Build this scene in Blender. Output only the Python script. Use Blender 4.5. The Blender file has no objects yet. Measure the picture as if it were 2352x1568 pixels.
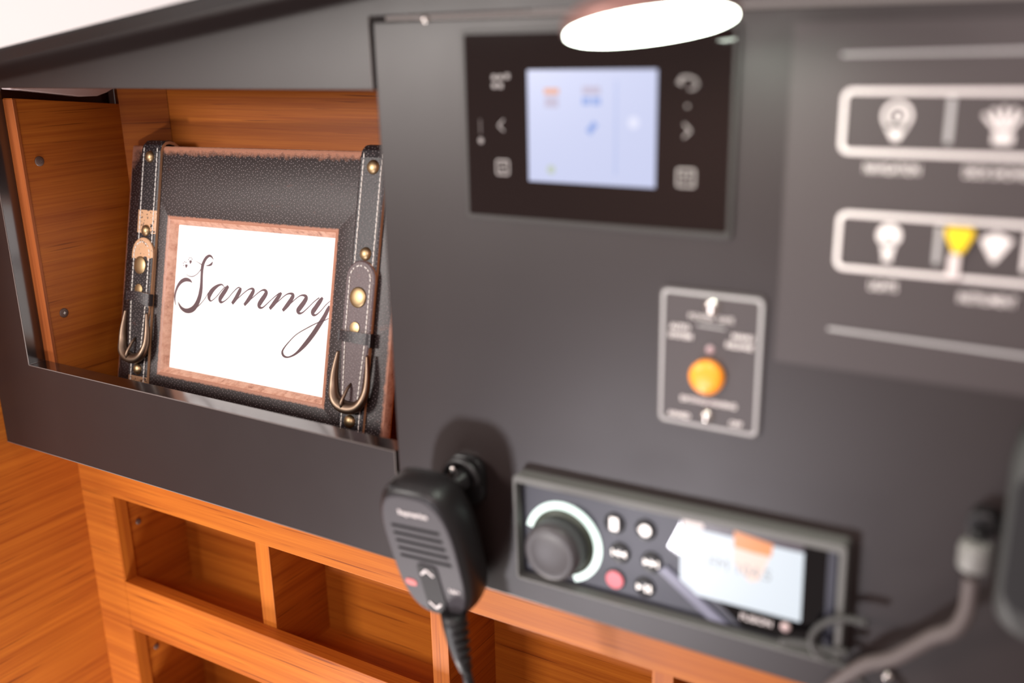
import bpy, bmesh, math, random
from mathutils import Vector, Matrix
random.seed(4)
# ------------------------------------------------------------------ camera, world, lights
# world frame in metres: x runs along the instrument panel, y goes into it, z is up;
# the origin is the lower right front corner of the open niche.  All tables below are in millimetres.
SC = bpy.context.scene
COL = SC.collection
cam_d = bpy.data.cameras.new('camera')
cam = bpy.data.objects.new('camera', cam_d); COL.objects.link(cam)
cam.matrix_world = Matrix(((0.85627941, -0.13212884, 0.4993271, 0.3810787),
                           (0.51608838, 0.25805115, -0.81673887, -0.4755539),
                           (-0.02093717, 0.95705359, 0.28915405, 0.2567077),
                           (0, 0, 0, 1)))
cam_d.sensor_width = 36.0; cam_d.lens = 34.545; cam_d.clip_start = 0.01
cam_d.dof.use_dof = True; cam_d.dof.focus_distance = 0.815; cam_d.dof.aperture_fstop = 2.6
SC.camera = cam
SC.view_settings.view_transform = 'Standard'; SC.view_settings.look = 'None'
SC.view_settings.gamma = 1.0; SC.view_settings.use_curve_mapping = False
SC.view_settings.exposure = 0.12
W = bpy.data.worlds.new('cabin_air'); SC.world = W; W.use_nodes = True
W.node_tree.nodes['Background'].inputs[0].default_value = (1.0, 0.82, 0.76, 1)
W.node_tree.nodes['Background'].inputs[1].default_value = 0.30

def area(name, loc, target, sx, sy, power, col):
    l = bpy.data.lights.new(name, 'AREA'); l.shape = 'RECTANGLE'; l.size = sx; l.size_y = sy
    l.energy = power; l.color = col
    o = bpy.data.objects.new(name, l); COL.objects.link(o)
    o.location = loc
    o.rotation_euler = (Vector(target) - Vector(loc)).to_track_quat('-Z', 'Y').to_euler()
    return o
area('window_light', (-0.80, -1.22, 0.43), (-0.15, 0.0, 0.08), 0.42, 0.24, 16, (1.0, 0.94, 0.89))
area('low_window_light', (-0.34, -1.25, -0.69), (-0.05, 0.0, 0.0), 0.17, 0.12, 8, (0.97, 0.93, 1.0))
area('panel_glare_light', (0.35, -1.20, 0.66), (0.15, 0.0, 0.15), 0.7, 0.30, 6, (1.0, 0.84, 0.84))  # unseen light added to put glare on the upper right of the panel
area('ceiling_fill_light', (-0.25, -0.24, -0.75), (-0.25, -0.22, 0.3), 0.3, 0.2, 6.5, (1.0, 0.95, 0.92))  # unseen upward light added to whiten the overhead liner


# ------------------------------------------------------------------ materials
def sr(r, g, b):
    return tuple(((c / 255) / 12.92 if c <= 10 else (((c / 255) + .055) / 1.055) ** 2.4) for c in (r, g, b)) + (1,)
def mat(name, col, rough=.5, metal=0.0, spec=.5, emis=None, estr=0.0, coat=0.0):
    m = bpy.data.materials.new(name); m.use_nodes = True
    b = m.node_tree.nodes['Principled BSDF']
    b.inputs['Base Color'].default_value = col; b.inputs['Roughness'].default_value = rough
    b.inputs['Metallic'].default_value = metal; b.inputs['Specular IOR Level'].default_value = spec
    b.inputs['Coat Weight'].default_value = coat
    if emis:
        b.inputs['Emission Color'].default_value = emis; b.inputs['Emission Strength'].default_value = estr
    return m
class NT:
    def __init__(s, m): s.t = m.node_tree; s.b = s.t.nodes['Principled BSDF']
    def n(s, typ, **kw):
        o = s.t.nodes.new(typ)
        for k, v in kw.items(): setattr(o, k, v)
        return o
    def l(s, a, b): s.t.links.new(a, b)
    def math(s, op, a, b=None, c=None, clamp=False):
        o = s.n('ShaderNodeMath', operation=op, use_clamp=clamp)
        for i, v in enumerate((a, b, c)):
            if v is None: continue
            if hasattr(v, 'links'): s.l(v, o.inputs[i])
            else: o.inputs[i].default_value = v
        return o.outputs[0]
    def ramp(s, fac, stops):
        o = s.n('ShaderNodeValToRGB'); s.l(fac, o.inputs[0]); e = o.color_ramp.elements
        while len(e) < len(stops): e.new(.5)
        for i, (p, c) in enumerate(stops): e[i].position = p; e[i].color = c
        return o.outputs[0]
    def mix(s, f, a, b):
        o = s.n('ShaderNodeMix', data_type='RGBA')
        if hasattr(f, 'links'): s.l(f, o.inputs[0])
        else: o.inputs[0].default_value = f
        for i, v in ((6, a), (7, b)):
            if hasattr(v, 'links'): s.l(v, o.inputs[i])
            else: o.inputs[i].default_value = v
        return o.outputs[2]
    def pos(s, scale, rot=(0, 0, 0), obj=False):
        mp = s.n('ShaderNodeMapping'); mp.inputs['Scale'].default_value = scale; mp.inputs['Rotation'].default_value = rot
        if obj: s.l(s.n('ShaderNodeTexCoord').outputs['Object'], mp.inputs[0])
        else: s.l(s.n('ShaderNodeNewGeometry').outputs['Position'], mp.inputs[0])
        return mp.outputs[0]
    def noise(s, vec, scale=1, detail=4, rough=.6):
        o = s.n('ShaderNodeTexNoise'); o.inputs['Scale'].default_value = scale
        o.inputs['Detail'].default_value = detail; o.inputs['Roughness'].default_value = rough
        s.l(vec, o.inputs['Vector']); return o.outputs[0]
    def bump(s, h, strength=.3, dist=.0005):
        o = s.n('ShaderNodeBump'); o.inputs['Strength'].default_value = strength; o.inputs['Distance'].default_value = dist
        s.l(h, o.inputs['Height']); s.l(o.outputs[0], s.b.inputs['Normal'])

def wood(name, axis, lo=(146, 70, 17), hi=(187, 107, 33), dark=(108, 48, 12), rough=.46, tilt=0):
    m = mat(name, sr(*hi), rough, spec=.3); t = NT(m)
    def sc(a, b): return tuple(a if i == axis or (axis == 3 and i < 2) else b for i in range(3))
    rot = (0, tilt, 0) if axis == 0 else ((tilt, 0, 0) if axis == 1 else (0, 0, 0))
    v1 = t.pos(sc(3, 190), rot); v2 = t.pos(sc(9, 800), rot); v3 = t.pos(sc(1.6, 42), rot)
    n1 = t.noise(v1, 1, 5, .65); n2 = t.noise(v2, 1, 3, .6); n3 = t.noise(v3, 1, 2, .5)
    f = t.math('ADD', t.math('MULTIPLY', n1, .5), t.math('ADD', t.math('MULTIPLY', n2, .22), t.math('MULTIPLY', n3, .28)))
    c = t.ramp(f, [(.36, sr(*lo)), (.50, sr(*[(a * .4 + b * .6) for a, b in zip(lo, hi)])), (.62, sr(*hi))])
    v4 = t.pos(sc(9, 420), rot); n4 = t.noise(v4, 1, 2, .5)
    streak = t.ramp(n4, [(.63, (0, 0, 0, 1)), (.72, (.8, .8, .8, 1))])
    c2 = t.mix(streak, c, sr(*dark))
    t.l(c2, t.b.inputs['Base Color']); t.bump(n2, .08, .0003)
    return m
W_X = wood('teak_veneer_lengthwise', 0)
W_Y = wood('teak_veneer_depthwise', 1)
W_Z = wood('teak_edge_upright', 2)
W_DIAG = wood('teak_veneer_corner', 3)
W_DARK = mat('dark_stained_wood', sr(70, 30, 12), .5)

def satin(name, col, rough, bump=.04):
    m = mat(name, col, rough, spec=.6); t = NT(m)
    n = t.noise(t.pos((1500, 1500, 1500)), 1, 2)
    n2 = t.noise(t.pos((9, 9, 9)), 1, 3)
    r = t.n('ShaderNodeMapRange'); t.l(n2, r.inputs[0]); r.inputs[3].default_value = rough - .04; r.inputs[4].default_value = rough + .05
    t.l(r.outputs[0], t.b.inputs['Roughness']); t.bump(n, bump, .0001)
    return m
FASCIA = satin('satin_charcoal_laminate', sr(34, 23, 22), .41)
FASCIA_EDGE = satin('polished_black_edge', sr(24, 18, 18), .17, .01)
for k_, v_ in (('Coat Weight', 1.0), ('Coat Roughness', .12)): FASCIA_EDGE.node_tree.nodes['Principled BSDF'].inputs[k_].default_value = v_
FASCIA_EDGE.node_tree.nodes['Principled BSDF'].inputs['Specular IOR Level'].default_value = 1.0
PALE_EDGE = mat('pale_arris_highlight', sr(122, 112, 108), .6)
PLATE = satin('charcoal_switch_plate', sr(62, 53, 53), .45)
WHITE_PRINT = mat('white_print', sr(236, 226, 224), .6)
GREY_PRINT = mat('grey_print', sr(176, 172, 172), .6)
LINER = mat('white_vinyl_liner', sr(246, 242, 240), .6)
NICHE_LINER = mat('pale_liner', sr(225, 205, 202), .6)
BLACK_PL = mat('black_plastic', sr(30, 28, 29), .38)
BLACK_SOFT = mat('soft_black_plastic', sr(24, 22, 23), .5)
GREY_PL = mat('dark_grey_plastic', sr(86, 86, 84), .45)
RAD_GREY = mat('slate_radio_face', sr(44, 44, 56), .4)
GLOSS = mat('black_gloss_glass', sr(26, 16, 15), .04, spec=.5)
RAD_GLOSS = mat('black_radio_glass', sr(12, 10, 12), .05)
STEEL = mat('steel', (.75, .70, .66, 1), .22, 1.0)
BRASS = mat('aged_brass', (.46, .33, .18, 1), .42, 1.0)
BRONZE = mat('aged_bronze', (.23, .165, .12, 1), .42, 1.0)
TAN = mat('raw_tan_leather', sr(214, 168, 128), .7)
THREAD = mat('white_thread', sr(238, 234, 226), .7)
PAPER = mat('white_card', sr(252, 252, 252), .7)
INK = mat('plum_grey_ink', sr(96, 74, 78), .7)
SCREEN = mat('lit_screen', (0, 0, 0, 1), .3, emis=sr(200, 206, 238), estr=.92)
SCR_OR = mat('screen_orange', (0, 0, 0, 1), .3, emis=sr(226, 160, 130), estr=.9)
SCR_BL = mat('screen_blue', (0, 0, 0, 1), .3, emis=sr(140, 165, 226), estr=.9)
SCR_GR = mat('screen_green', (0, 0, 0, 1), .3, emis=sr(190, 200, 190), estr=.9)
SCR_MUT = mat('screen_mauve', (0, 0, 0, 1), .3, emis=sr(188, 180, 205), estr=.9)
ICON_LIT = mat('backlit_icon', sr(120, 112, 110), .4, emis=sr(200, 190, 186), estr=.32)
RSCREEN = mat('radio_lit_screen', (0, 0, 0, 1), .3, emis=sr(226, 234, 242), estr=.9)
RSCR_TXT = mat('radio_screen_text', (0, 0, 0, 1), .3, emis=sr(176, 176, 178), estr=.8)
RSCR_BAR = mat('radio_screen_bar', (0, 0, 0, 1), .3, emis=sr(70, 48, 62), estr=.7)
RSCR_REFL = mat('radio_wood_reflection', (0, 0, 0, 1), .3, emis=sr(250, 150, 70), estr=.9)
LED_RING = mat('lit_ring', (0, 0, 0, 1), .3, emis=sr(232, 250, 240), estr=1.6)
KEY_LIT = mat('backlit_key', (0, 0, 0, 1), .3, emis=sr(255, 240, 232), estr=2.2)
KEY_RED = mat('red_lit_key', sr(120, 20, 24), .3, emis=sr(236, 60, 74), estr=.85)
RED_PRINT = mat('red_print', sr(205, 84, 80), .5)
AMBER = mat('orange_plastic', sr(250, 150, 40), .35, emis=sr(250, 150, 40), estr=.35)
YELLOW = mat('yellow_plastic', sr(250, 208, 20), .5)
LAMP_LENS = mat('lamp_lens', (1, 1, 1, 1), .3, emis=(.90, 1.0, .86, 1), estr=30)
COPPER = mat('dusky_copper', sr(150, 112, 104), .45, .6)
CAP = mat('brown_screw_cap', sr(96, 74, 66), .4)

# pebbled leather with pale flecks
def leather(name, base=(44, 36, 37), kind='frame'):
    m = mat(name, sr(*base), .42); t = NT(m)
    tc = t.n('ShaderNodeTexCoord')
    def vor(rot, scale):
        mp = t.n('ShaderNodeMapping'); mp.inputs['Rotation'].default_value = rot; mp.inputs['Scale'].default_value = scale
        t.l(tc.outputs['Object'], mp.inputs[0])
        v = t.n('ShaderNodeTexVoronoi', voronoi_dimensions='2D'); v.inputs['Scale'].default_value = 1; v.inputs['Randomness'].default_value = .62
        sp = t.n('ShaderNodeSeparateXYZ'); cb_ = t.n('ShaderNodeCombineXYZ'); t.l(mp.outputs[0], sp.inputs[0]); t.l(sp.outputs[0], cb_.inputs[0]); t.l(sp.outputs[2], cb_.inputs[1])
        t.l(cb_.outputs[0], v.inputs['Vector']); return v.outputs['Distance']
    d = vor((0, math.radians(-40), 0), (300, 1, 410))
    fleck = t.ramp(d, [(.05, (1, 1, 1, 1)), (.15, (0, 0, 0, 1))])
    nn = t.noise(t.pos((260, 260, 260), obj=True), 1, 3)
    fl = t.math('MULTIPLY', fleck, t.math('MULTIPLY', nn, 3.0, clamp=True))
    c = t.mix(fl, sr(*base), sr(165, 152, 152))
    # rubbed brown patches
    n1 = t.noise(t.pos((40, 40, 90), obj=True), 1, 4, .7)
    rub = t.ramp(n1, [(.66, (0, 0, 0, 1)), (.78, (.55, .55, .55, 1))])
    c = t.mix(rub, c, sr(120, 74, 62))
    sx = t.n('ShaderNodeSeparateXYZ'); t.l(tc.outputs['Object'], sx.inputs[0])
    if kind == 'frame':
        # the finish is rubbed through to tan along the outer border and round the opening
        def dist(a, lo, hi): return t.math('MINIMUM', t.math('SUBTRACT', a, lo), t.math('SUBTRACT', hi, a))
        dx = dist(sx.outputs[0], -.063, .2525); dz = dist(sx.outputs[2], -.066, .195)
        dd = t.math('MINIMUM', t.math('MINIMUM', dx, dz), t.math('MULTIPLY', t.math('SUBTRACT', .1946, sx.outputs[2]), .42))
        ox = t.math('MAXIMUM', t.math('SUBTRACT', -.006, sx.outputs[0]), t.math('SUBTRACT', sx.outputs[0], .190))
        oz = t.math('MAXIMUM', t.math('SUBTRACT', -.006, sx.outputs[2]), t.math('SUBTRACT', sx.outputs[2], .132))
        od = t.math('MAXIMUM', ox, oz)
        # left upper corner is rubbed most
        cx_ = t.math('ADD', t.math('ADD', sx.outputs[0], .063), t.math('MULTIPLY', t.math('SUBTRACT', .195, sx.outputs[2]), .75))
        wn = t.math('MULTIPLY', t.math('SUBTRACT', nn, .5), .0035)
        e = t.math('ADD', t.math('MINIMUM', dd, t.math('MINIMUM', t.math('MULTIPLY', od, 1.6), t.math('MULTIPLY', cx_, .16))), wn)
        worn = t.ramp(t.math('MULTIPLY', e, 100), [(.14, (1, 1, 1, 1)), (.36, (0, 0, 0, 1))])
        c = t.mix(worn, c, sr(176, 122, 98))
    if kind == 'strap_left':
        z = sx.outputs[2]
        def win(lo, hi): return t.math('MULTIPLY', t.math('GREATER_THAN', z, lo), t.math('LESS_THAN', z, hi))
        nz = t.noise(t.pos((420, 420, 420), obj=True), 1, 3)
        hole = t.math('LESS_THAN', nz, .60)
        zz = t.noise(t.pos((150, 10, 150), obj=True), 1, 1)
        wob = t.math('GREATER_THAN', t.math('ADD', zz, t.math('MULTIPLY', t.math('SUBTRACT', z, .120), 30)), .42)
        a = t.math('MULTIPLY', win(.1165, .137), t.math('MAXIMUM', t.math('LESS_THAN', sx.outputs[0], -.0305), wob))
        b = win(-.03, -.012)
        w = t.math('MULTIPLY', t.math('MAXIMUM', a, b), hole)
        c = t.mix(w, c, sr(214, 170, 132))
    if kind == 'tongue_left':
        z = sx.outputs[2]
        nz = t.noise(t.pos((420, 420, 420), obj=True), 1, 3)
        zz = t.noise(t.pos((110, 10, 110), obj=True), 1, 2)
        w = t.math('GREATER_THAN', t.math('ADD', t.math('MULTIPLY', t.math('SUBTRACT', z, .0955), 40), t.math('SUBTRACT', zz, .5)), 0)
        w = t.math('MULTIPLY', w, t.math('LESS_THAN', nz, .64))
        c = t.mix(w, c, sr(214, 170, 132))
    t.l(c, t.b.inputs['Base Color'])
    gn = t.noise(t.pos((900, 900, 900), obj=True), 1, 2)
    t.bump(t.math('SUBTRACT', gn, t.math('MULTIPLY', fleck, .9)), .35, .0004)
    return m
L_FRAME = leather('pebbled_leather', (46, 36, 36))
L_STRAP = leather('strap_leather', (38, 32, 35), 'plain')
L_STRAP_L = leather('strap_leather_worn', (34, 31, 34), 'strap_left')
L_TONGUE_L = leather('tongue_leather_worn', (34, 31, 34), 'tongue_left')
L_TONGUE_R = leather('tongue_leather_brown', (84, 66, 68), 'plain')
def worn_tan():
    m = mat('rubbed_tan_edge', sr(206, 150, 120), .5); t = NT(m)
    n = t.noise(t.pos((160, 160, 160), obj=True), 1, 4, .7)
    c = t.ramp(n, [(.28, sr(146, 98, 80)), (.42, sr(200, 148, 124)), (.62, sr(222, 176, 152))])
    t.l(c, t.b.inputs['Base Color']); t.bump(n, .3, .0006)
    return m
EDGE_TAN = worn_tan()

# ------------------------------------------------------------------ mesh helpers (millimetres in, metres out)
def empty(name, loc, label=None, cat=None, group=None, kind=None, m3=None):
    o = bpy.data.objects.new(name, None); COL.objects.link(o); o.empty_display_size = .02
    mw = (m3.to_4x4() if m3 else Matrix.Identity(4)); mw.translation = Vector(loc) / 1000
    o.matrix_world = mw
    tag(o, label, cat, group, kind); return o
def tag(o, label=None, cat=None, group=None, kind=None):
    for k, v in (('label', label), ('category', cat), ('group', group), ('kind', kind)):
        if v: o[k] = v
    return o
class MB:
    def __init__(s): s.v = []; s.f = []; s.mi = []; s.sm = []
    def add(s, vs, fs, mi=0, smooth=False):
        b = len(s.v); s.v += [tuple(v) for v in vs]
        for f in fs: s.f.append([i + b for i in f]); s.mi.append(mi); s.sm.append(smooth)
        return s
    def box(s, x0, x1, y0, y1, z0, z1, mi=0):
        v = [(x, y, z) for x in (x0, x1) for y in (y0, y1) for z in (z0, z1)]
        return s.add(v, [(0, 1, 3, 2), (4, 6, 7, 5), (0, 4, 5, 1), (2, 3, 7, 6), (0, 2, 6, 4), (1, 5, 7, 3)], mi)
    def prism(s, poly, y0, y1, mi=0, mi_side=None, M=None):
        """outline in x,z, extruded from y0 to y1"""
        n = len(poly); M = M or (lambda p: p)
        v = [M((x, y0, z)) for x, z in poly] + [M((x, y1, z)) for x, z in poly]
        s.add(v, [list(range(n)), list(range(2 * n - 1, n - 1, -1))], mi)
        b = len(s.v) - 2 * n
        for i in range(n):
            j = (i + 1) % n; s.f.append([b + i, b + n + i, b + n + j, b + j]); s.mi.append(mi if mi_side is None else mi_side); s.sm.append(False)
        return s
    def loft(s, rings, mi=0, smooth=True, caps=(True, True), closed=True):
        n = len(rings[0]); b = len(s.v); s.v += [tuple(p) for r in rings for p in r]
        for k in range(len(rings) - 1):
            for i in range(n if closed else n - 1):
                j = (i + 1) % n; s.f.append([b + k * n + i, b + k * n + j, b + (k + 1) * n + j, b + (k + 1) * n + i]); s.mi.append(mi); s.sm.append(smooth)
        if caps[0]: s.f.append([b + i for i in range(n)][::-1]); s.mi.append(mi); s.sm.append(False)
        if caps[1]: s.f.append([b + (len(rings) - 1) * n + i for i in range(n)]); s.mi.append(mi); s.sm.append(False)
        return s
    def lathe(s, c, prof, axis=(0, -1, 0), n=28, mi=0, caps=(True, True)):
        """prof = [(radius, height along axis)]"""
        a = Vector(axis).normalized(); u = a.orthogonal().normalized(); w = a.cross(u); c = Vector(c)
        rings = [[c + a * h + (u * math.cos(2 * math.pi * i / n) + w * math.sin(2 * math.pi * i / n)) * max(r, .01) for i in range(n)] for r, h in prof]
        return s.loft(rings, mi, True, caps)
    def tube(s, pts, r, n=12, mi=0, caps=True, flat=1.0):
        P = [Vector(p) for p in pts]; R = r if isinstance(r, (list, tuple)) else [r] * len(P)
        rings = []; up = None
        for i, p in enumerate(P):
            t = (P[min(i + 1, len(P) - 1)] - P[max(i - 1, 0)]).normalized()
            if up is None: up = t.orthogonal().normalized()
            up = (up - t * up.dot(t)).normalized(); w = t.cross(up)
            rings.append([p + (up * math.cos(2 * math.pi * k / n) + w * math.sin(2 * math.pi * k / n) * flat) * R[i] for k in range(n)])
        return s.loft(rings, mi, True, (caps, caps))
    def build(s, name, mats, parent=None, bevel=0, local=False, origin=None, recalc=True, seg=2):
        """vertices are in world millimetres unless local; they are stored relative to the parent"""
        me = bpy.data.meshes.new(name); o = bpy.data.objects.new(name, me); COL.objects.link(o)
        off = Vector((0, 0, 0))
        if parent is not None:
            o.parent = parent
            if not local:
                p = parent; acc = Vector((0, 0, 0))
                while p is not None: acc += p.location; p = p.parent
                off = acc * 1000
        elif origin is not None:
            off = Vector(origin); o.location = off / 1000
        me.from_pydata([tuple((Vector(v) - off) / 1000) for v in s.v], [], s.f)
        for m in (mats if isinstance(mats, (list, tuple)) else [mats]): me.materials.append(m)
        me.polygons.foreach_set('material_index', s.mi); me.polygons.foreach_set('use_smooth', s.sm)
        if recalc:
            bm = bmesh.new(); bm.from_mesh(me); bmesh.ops.recalc_face_normals(bm, faces=bm.faces); bm.to_mesh(me); bm.free()
        me.update()
        if bevel:
            b = o.modifiers.new('bevel', 'BEVEL'); b.width = bevel / 1000; b.segments = seg; b.limit_method = 'ANGLE'; b.angle_limit = math.radians(40)
        return o
def rrect(x0, x1, z0, z1, r, n=6):
    out = []
    for cx, cz, a0 in ((x1 - r, z1 - r, 0), (x0 + r, z1 - r, 90), (x0 + r, z0 + r, 180), (x1 - r, z0 + r, 270)):
        for i in range(n + 1):
            a = math.radians(a0 + 90 * i / n); out.append((cx + r * math.cos(a), cz + r * math.sin(a)))
    return out
def ringstrip(mb, outer, inner, y0, y1, mi=0):
    n = len(outer)
    R = [[(x, y1, z) for x, z in outer], [(x, y0, z) for x, z in outer], [(x, y0, z) for x, z in inner], [(x, y1, z) for x, z in inner]]
    R.append(R[0]); mb.loft(R, mi, False, (False, False)); return mb
def disc(cx, cz, r, n=24, rz=None): return [(cx + r * math.cos(2 * math.pi * i / n), cz + (rz or r) * math.sin(2 * math.pi * i / n)) for i in range(n)]
def seg(a, b, w):
    """outline of a straight stroke in x,z"""
    ax, az = a; bx, bz = b; L = math.hypot(bx - ax, bz - az); nx, nz = -(bz - az) / L * w / 2, (bx - ax) / L * w / 2
    return [(ax + nx, az + nz), (ax - nx, az - nz), (bx - nx, bz - nz), (bx + nx, bz + nz)]
def text(name, s, size, cx, y, cz, material, parent, local=False, bold=0.0, spread=1.0, rz=0, sx=1.0, align='CENTER'):
    cu = bpy.data.curves.new('writing', 'FONT'); cu.body = s; cu.size = size / 1000; cu.align_x = align; cu.align_y = 'CENTER'
    cu.extrude = .00008; cu.offset = bold / 1000; cu.space_character = spread; cu.resolution_u = 4
    tmp = bpy.data.objects.new('writing', cu); COL.objects.link(tmp)
    dg = bpy.context.evaluated_depsgraph_get(); me = bpy.data.meshes.new_from_object(tmp.evaluated_get(dg)); bpy.data.objects.remove(tmp)
    me.name = name; me.materials.clear(); me.materials.append(material)
    o = bpy.data.objects.new(name, me); COL.objects.link(o); o.parent = parent
    off = Vector((0, 0, 0))
    if not local: off = parent.location
    o.location = Vector((cx, y, cz)) / 1000 - off
    o.rotation_euler = (math.pi / 2, rz, 0); o.scale = (sx, 1, 1)
    return o
def rotmb(mb, c, deg):
    """turn the collected points in the panel plane about c"""
    a = math.radians(deg); ca, sa = math.cos(a), math.sin(a)
    mb.v = [(c[0] + (x - c[0]) * ca - (z - c[1]) * sa, y, c[1] + (x - c[0]) * sa + (z - c[1]) * ca) for x, y, z in mb.v]; return mb

# ------------------------------------------------------------------ setting
o = MB().box(-472, -457, -150, 66, -480, 262).build('wall_left', W_Y); tag(o, 'orange teak veneered bulkhead at the left end below the charcoal fascia', kind='structure')
# overhead liner: cambered slab whose edge crosses the upper left corner
sl = (284.9 - 261.2) / (274.1 - 83.1)
def cz(x, y=-60): return 261.2 + (x + 274.1) * sl + (-60 - y) * .18
m = MB()
N = 10
xs = [-470 + i * 99 for i in range(N + 1)]
m.loft([[(x, -60, cz(x)), (x, -250, cz(x, -250)), (x, -250, cz(x, -250) + 14), (x, -64, cz(x) + 14), (x, -60, cz(x) + 10)] for x in xs], 0, False)
o = m.build('ceiling', LINER, bevel=1.5); tag(o, 'bright white overhead liner crossing the upper left corner', kind='structure')
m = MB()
m.loft([[(x, -60, cz(x) - 1), (x, -60, cz(x) + 12), (x, -42, cz(x) + 12), (x, -42, cz(x) - 5)] for x in xs], 0, False)  # black strip added for the dark shade band under the liner edge
o = m.build('shade_strip_1', BLACK_SOFT, bevel=.8); tag(o, 'thin black strip added as the shade band along the white overhead liner', kind='structure')

# ------------------------------------------------------------------ charcoal fascia with the open niche
fas = empty('fascia_board', (-200, 8, -83), 'satin charcoal fascia board with a rectangular niche opening, above the orange wood pigeonholes', 'panel')
poly = [(-456.5, -83), (-3, -83), (-3, -1), (-402, -1), (-402, 232.3), (-3, 232.3), (-3, 274), (420, 274), (420, 345), (-456.5, 345)]
MB().prism(poly, 0, 16, 0, 1).build('board', [FASCIA, FASCIA_EDGE], fas, bevel=.5)
# pale arris lines: bevel highlights drawn in as colour
def arris(a, b, w=.7):
    m = MB(); m.tube([(a[0], .15, a[1]), (b[0], .15, b[1])], w / 2, 6); return m
for a, b in (((-402, -1.2), (-3, -1.2)), ((-402.2, -1), (-402.2, 150)), ((-456.4, -83), (-3, -83)), ((-3.2, -83), (-3.2, -1)), ((-3.4, 232), (-3.4, 274))):
    MB().tube([(a[0], .12, a[1]), (b[0], .12, b[1])], .38, 6).build('arris_line', PALE_EDGE, fas)

# ------------------------------------------------------------------ teak locker behind the niche
loc = empty('niche_locker', (-190, 83, -81), 'orange teak lined locker behind the niche opening in the charcoal fascia', 'locker')
MB().box(-363, 6, 150, 160, -81, 262).build('back_panel', W_X, loc)
m = MB(); v = [(-390, 118, -81), (-363.6, 150, -81), (-363.6, 162, -81), (-400, 122, -81)]
m.loft([v, [(a, b, 262) for a, b, c in v]], 0, False); m.build('corner_panel', W_DIAG, loc, bevel=.3)
m = MB(); m.loft([[(x, 16.5, -77), (x, 119, -77), (x, 119, 213), (x, 16.5, 223.5)] for x in (-402, -390)], 0, False)
m.build('side_panel', wood('teak_side_panel', 1, tilt=0), loc, bevel=.3)
MB().box(-403.0, -389.2, 16.2, 19.0, -77, 222.8).build('panel_edge_strip', wood('teak_edge_strip', 2, lo=(130, 64, 26), hi=(164, 90, 42)), loc, bevel=.3)
MB().box(-440, 10, 16.5, 152, -85, -77).build('floor', W_X, loc)
MB().box(4, 14, 16.5, 150, -77, 262).build('side_panel', W_Y, loc)
MB().box(-457, 14, 16.5, 162, 262, 272).build('top_panel', W_DARK, loc)
MB().box(-456, -404, 119, 125, -77, 262).build('hull_board', W_DARK, loc)
MB().box(-418, -408, 16.5, 119, 200, 262).build('hull_board', W_DARK, loc)
m = MB(); m.loft([[(x, 17, 230.5), (x, 80, 221.3), (x, 98, 221), (x, 108, 223.5), (x, 121, 229), (x, 121, 238), (x, 17, 244)] for x in (-404, -391)], 0, False)
m.build('liner_flange', NICHE_LINER, loc, bevel=1)
for yy, zz in ((32.0, 171.3), (32.5, 39.6)):
    c = MB().lathe((-390, yy, zz), [(4.2, 0), (4.2, .5), (3.4, 1.0), (1.6, 1.1)], (1, 0, 0), 20).build('screw_cap', CAP, loc)
    MB().box(-389.1, -388.7, yy - 1.1, yy + 1.1, zz - .3, zz + .3).box(-389.1, -388.7, yy - .3, yy + .3, zz - 1.1, zz + 1.1).build('screw_recess', STEEL, c)

# ------------------------------------------------------------------ pigeonholes below the fascia
pg = empty('pigeonhole_unit', (-20, 110, -400), 'orange teak pigeonhole unit below the charcoal fascia', 'shelf unit')
F0, F1 = 66, 80
# face frame rails, stiles
MB().box(-457.5, 430, F0, F1, -155.9, -86).build('top_rail', W_X, pg, bevel=.6)
MB().box(-411, 430, F0, F1, -303.6, -249.6).build('middle_rail', W_X, pg, bevel=.6)
MB().box(-457.5, 430, F0, F1, -470, -396).build('bottom_rail', W_X, pg, bevel=.6)
MB().box(-457.5, -411, F0 , F1, -396, -155.9).build('stile', W_X, pg, bevel=.0)
LIP = W_Z
for z0, z1 in ((-249.6, -155.9), (-396, -303.6)): MB().box(-411, -409.6, F0 + .6, F1 + .2, z0, z1).build('stile_lip', LIP, pg)
# carcase
MB().box(-456, 430, 149, 155, -460, -90).build('back_panel', W_X, pg)
MB().box(-420, 430, F1, 149, -294, -288).build('shelf_board', W_X, pg)
MB().box(-420, 430, F1, 149, -466, -460).build('shelf_board', W_X, pg)
MB().box(-420, 430, F1, 149, -140, -132).build('shelf_board', W_X, pg)
MB().box(-422, -412, F1, 149, -460, -132).build('end_board', W_Y, pg)
for x0, x1 in ((-234, -217.5), (-41.5, -25), (151, 167), (343, 359)):
    d = MB().box(x0, x1, F1 + 2, 149, -288, -140).build('divider', W_Y, pg)
    MB().box(x0, x1, F1, F1 + 2, -288, -140).build('divider_edge', W_Z, d, bevel=.3)
for x0, x1 in ((-234, -217.5), (-41.5, -25), (151, 167)):
    d = MB().box(x0, x1, F1 + 2, 149, -460, -294).build('divider', W_Y, pg)
    MB().box(x0, x1, F1, F1 + 2, -460, -294).build('divider_edge', W_Z, d, bevel=.3)
for zz in (-195, -340):
    MB().lathe((-412, 92, zz), [(3, 0), (3, .8), (1.5, .9)], (1, 0, 0), 16).build('screw_cap', CAP, pg)

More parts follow.
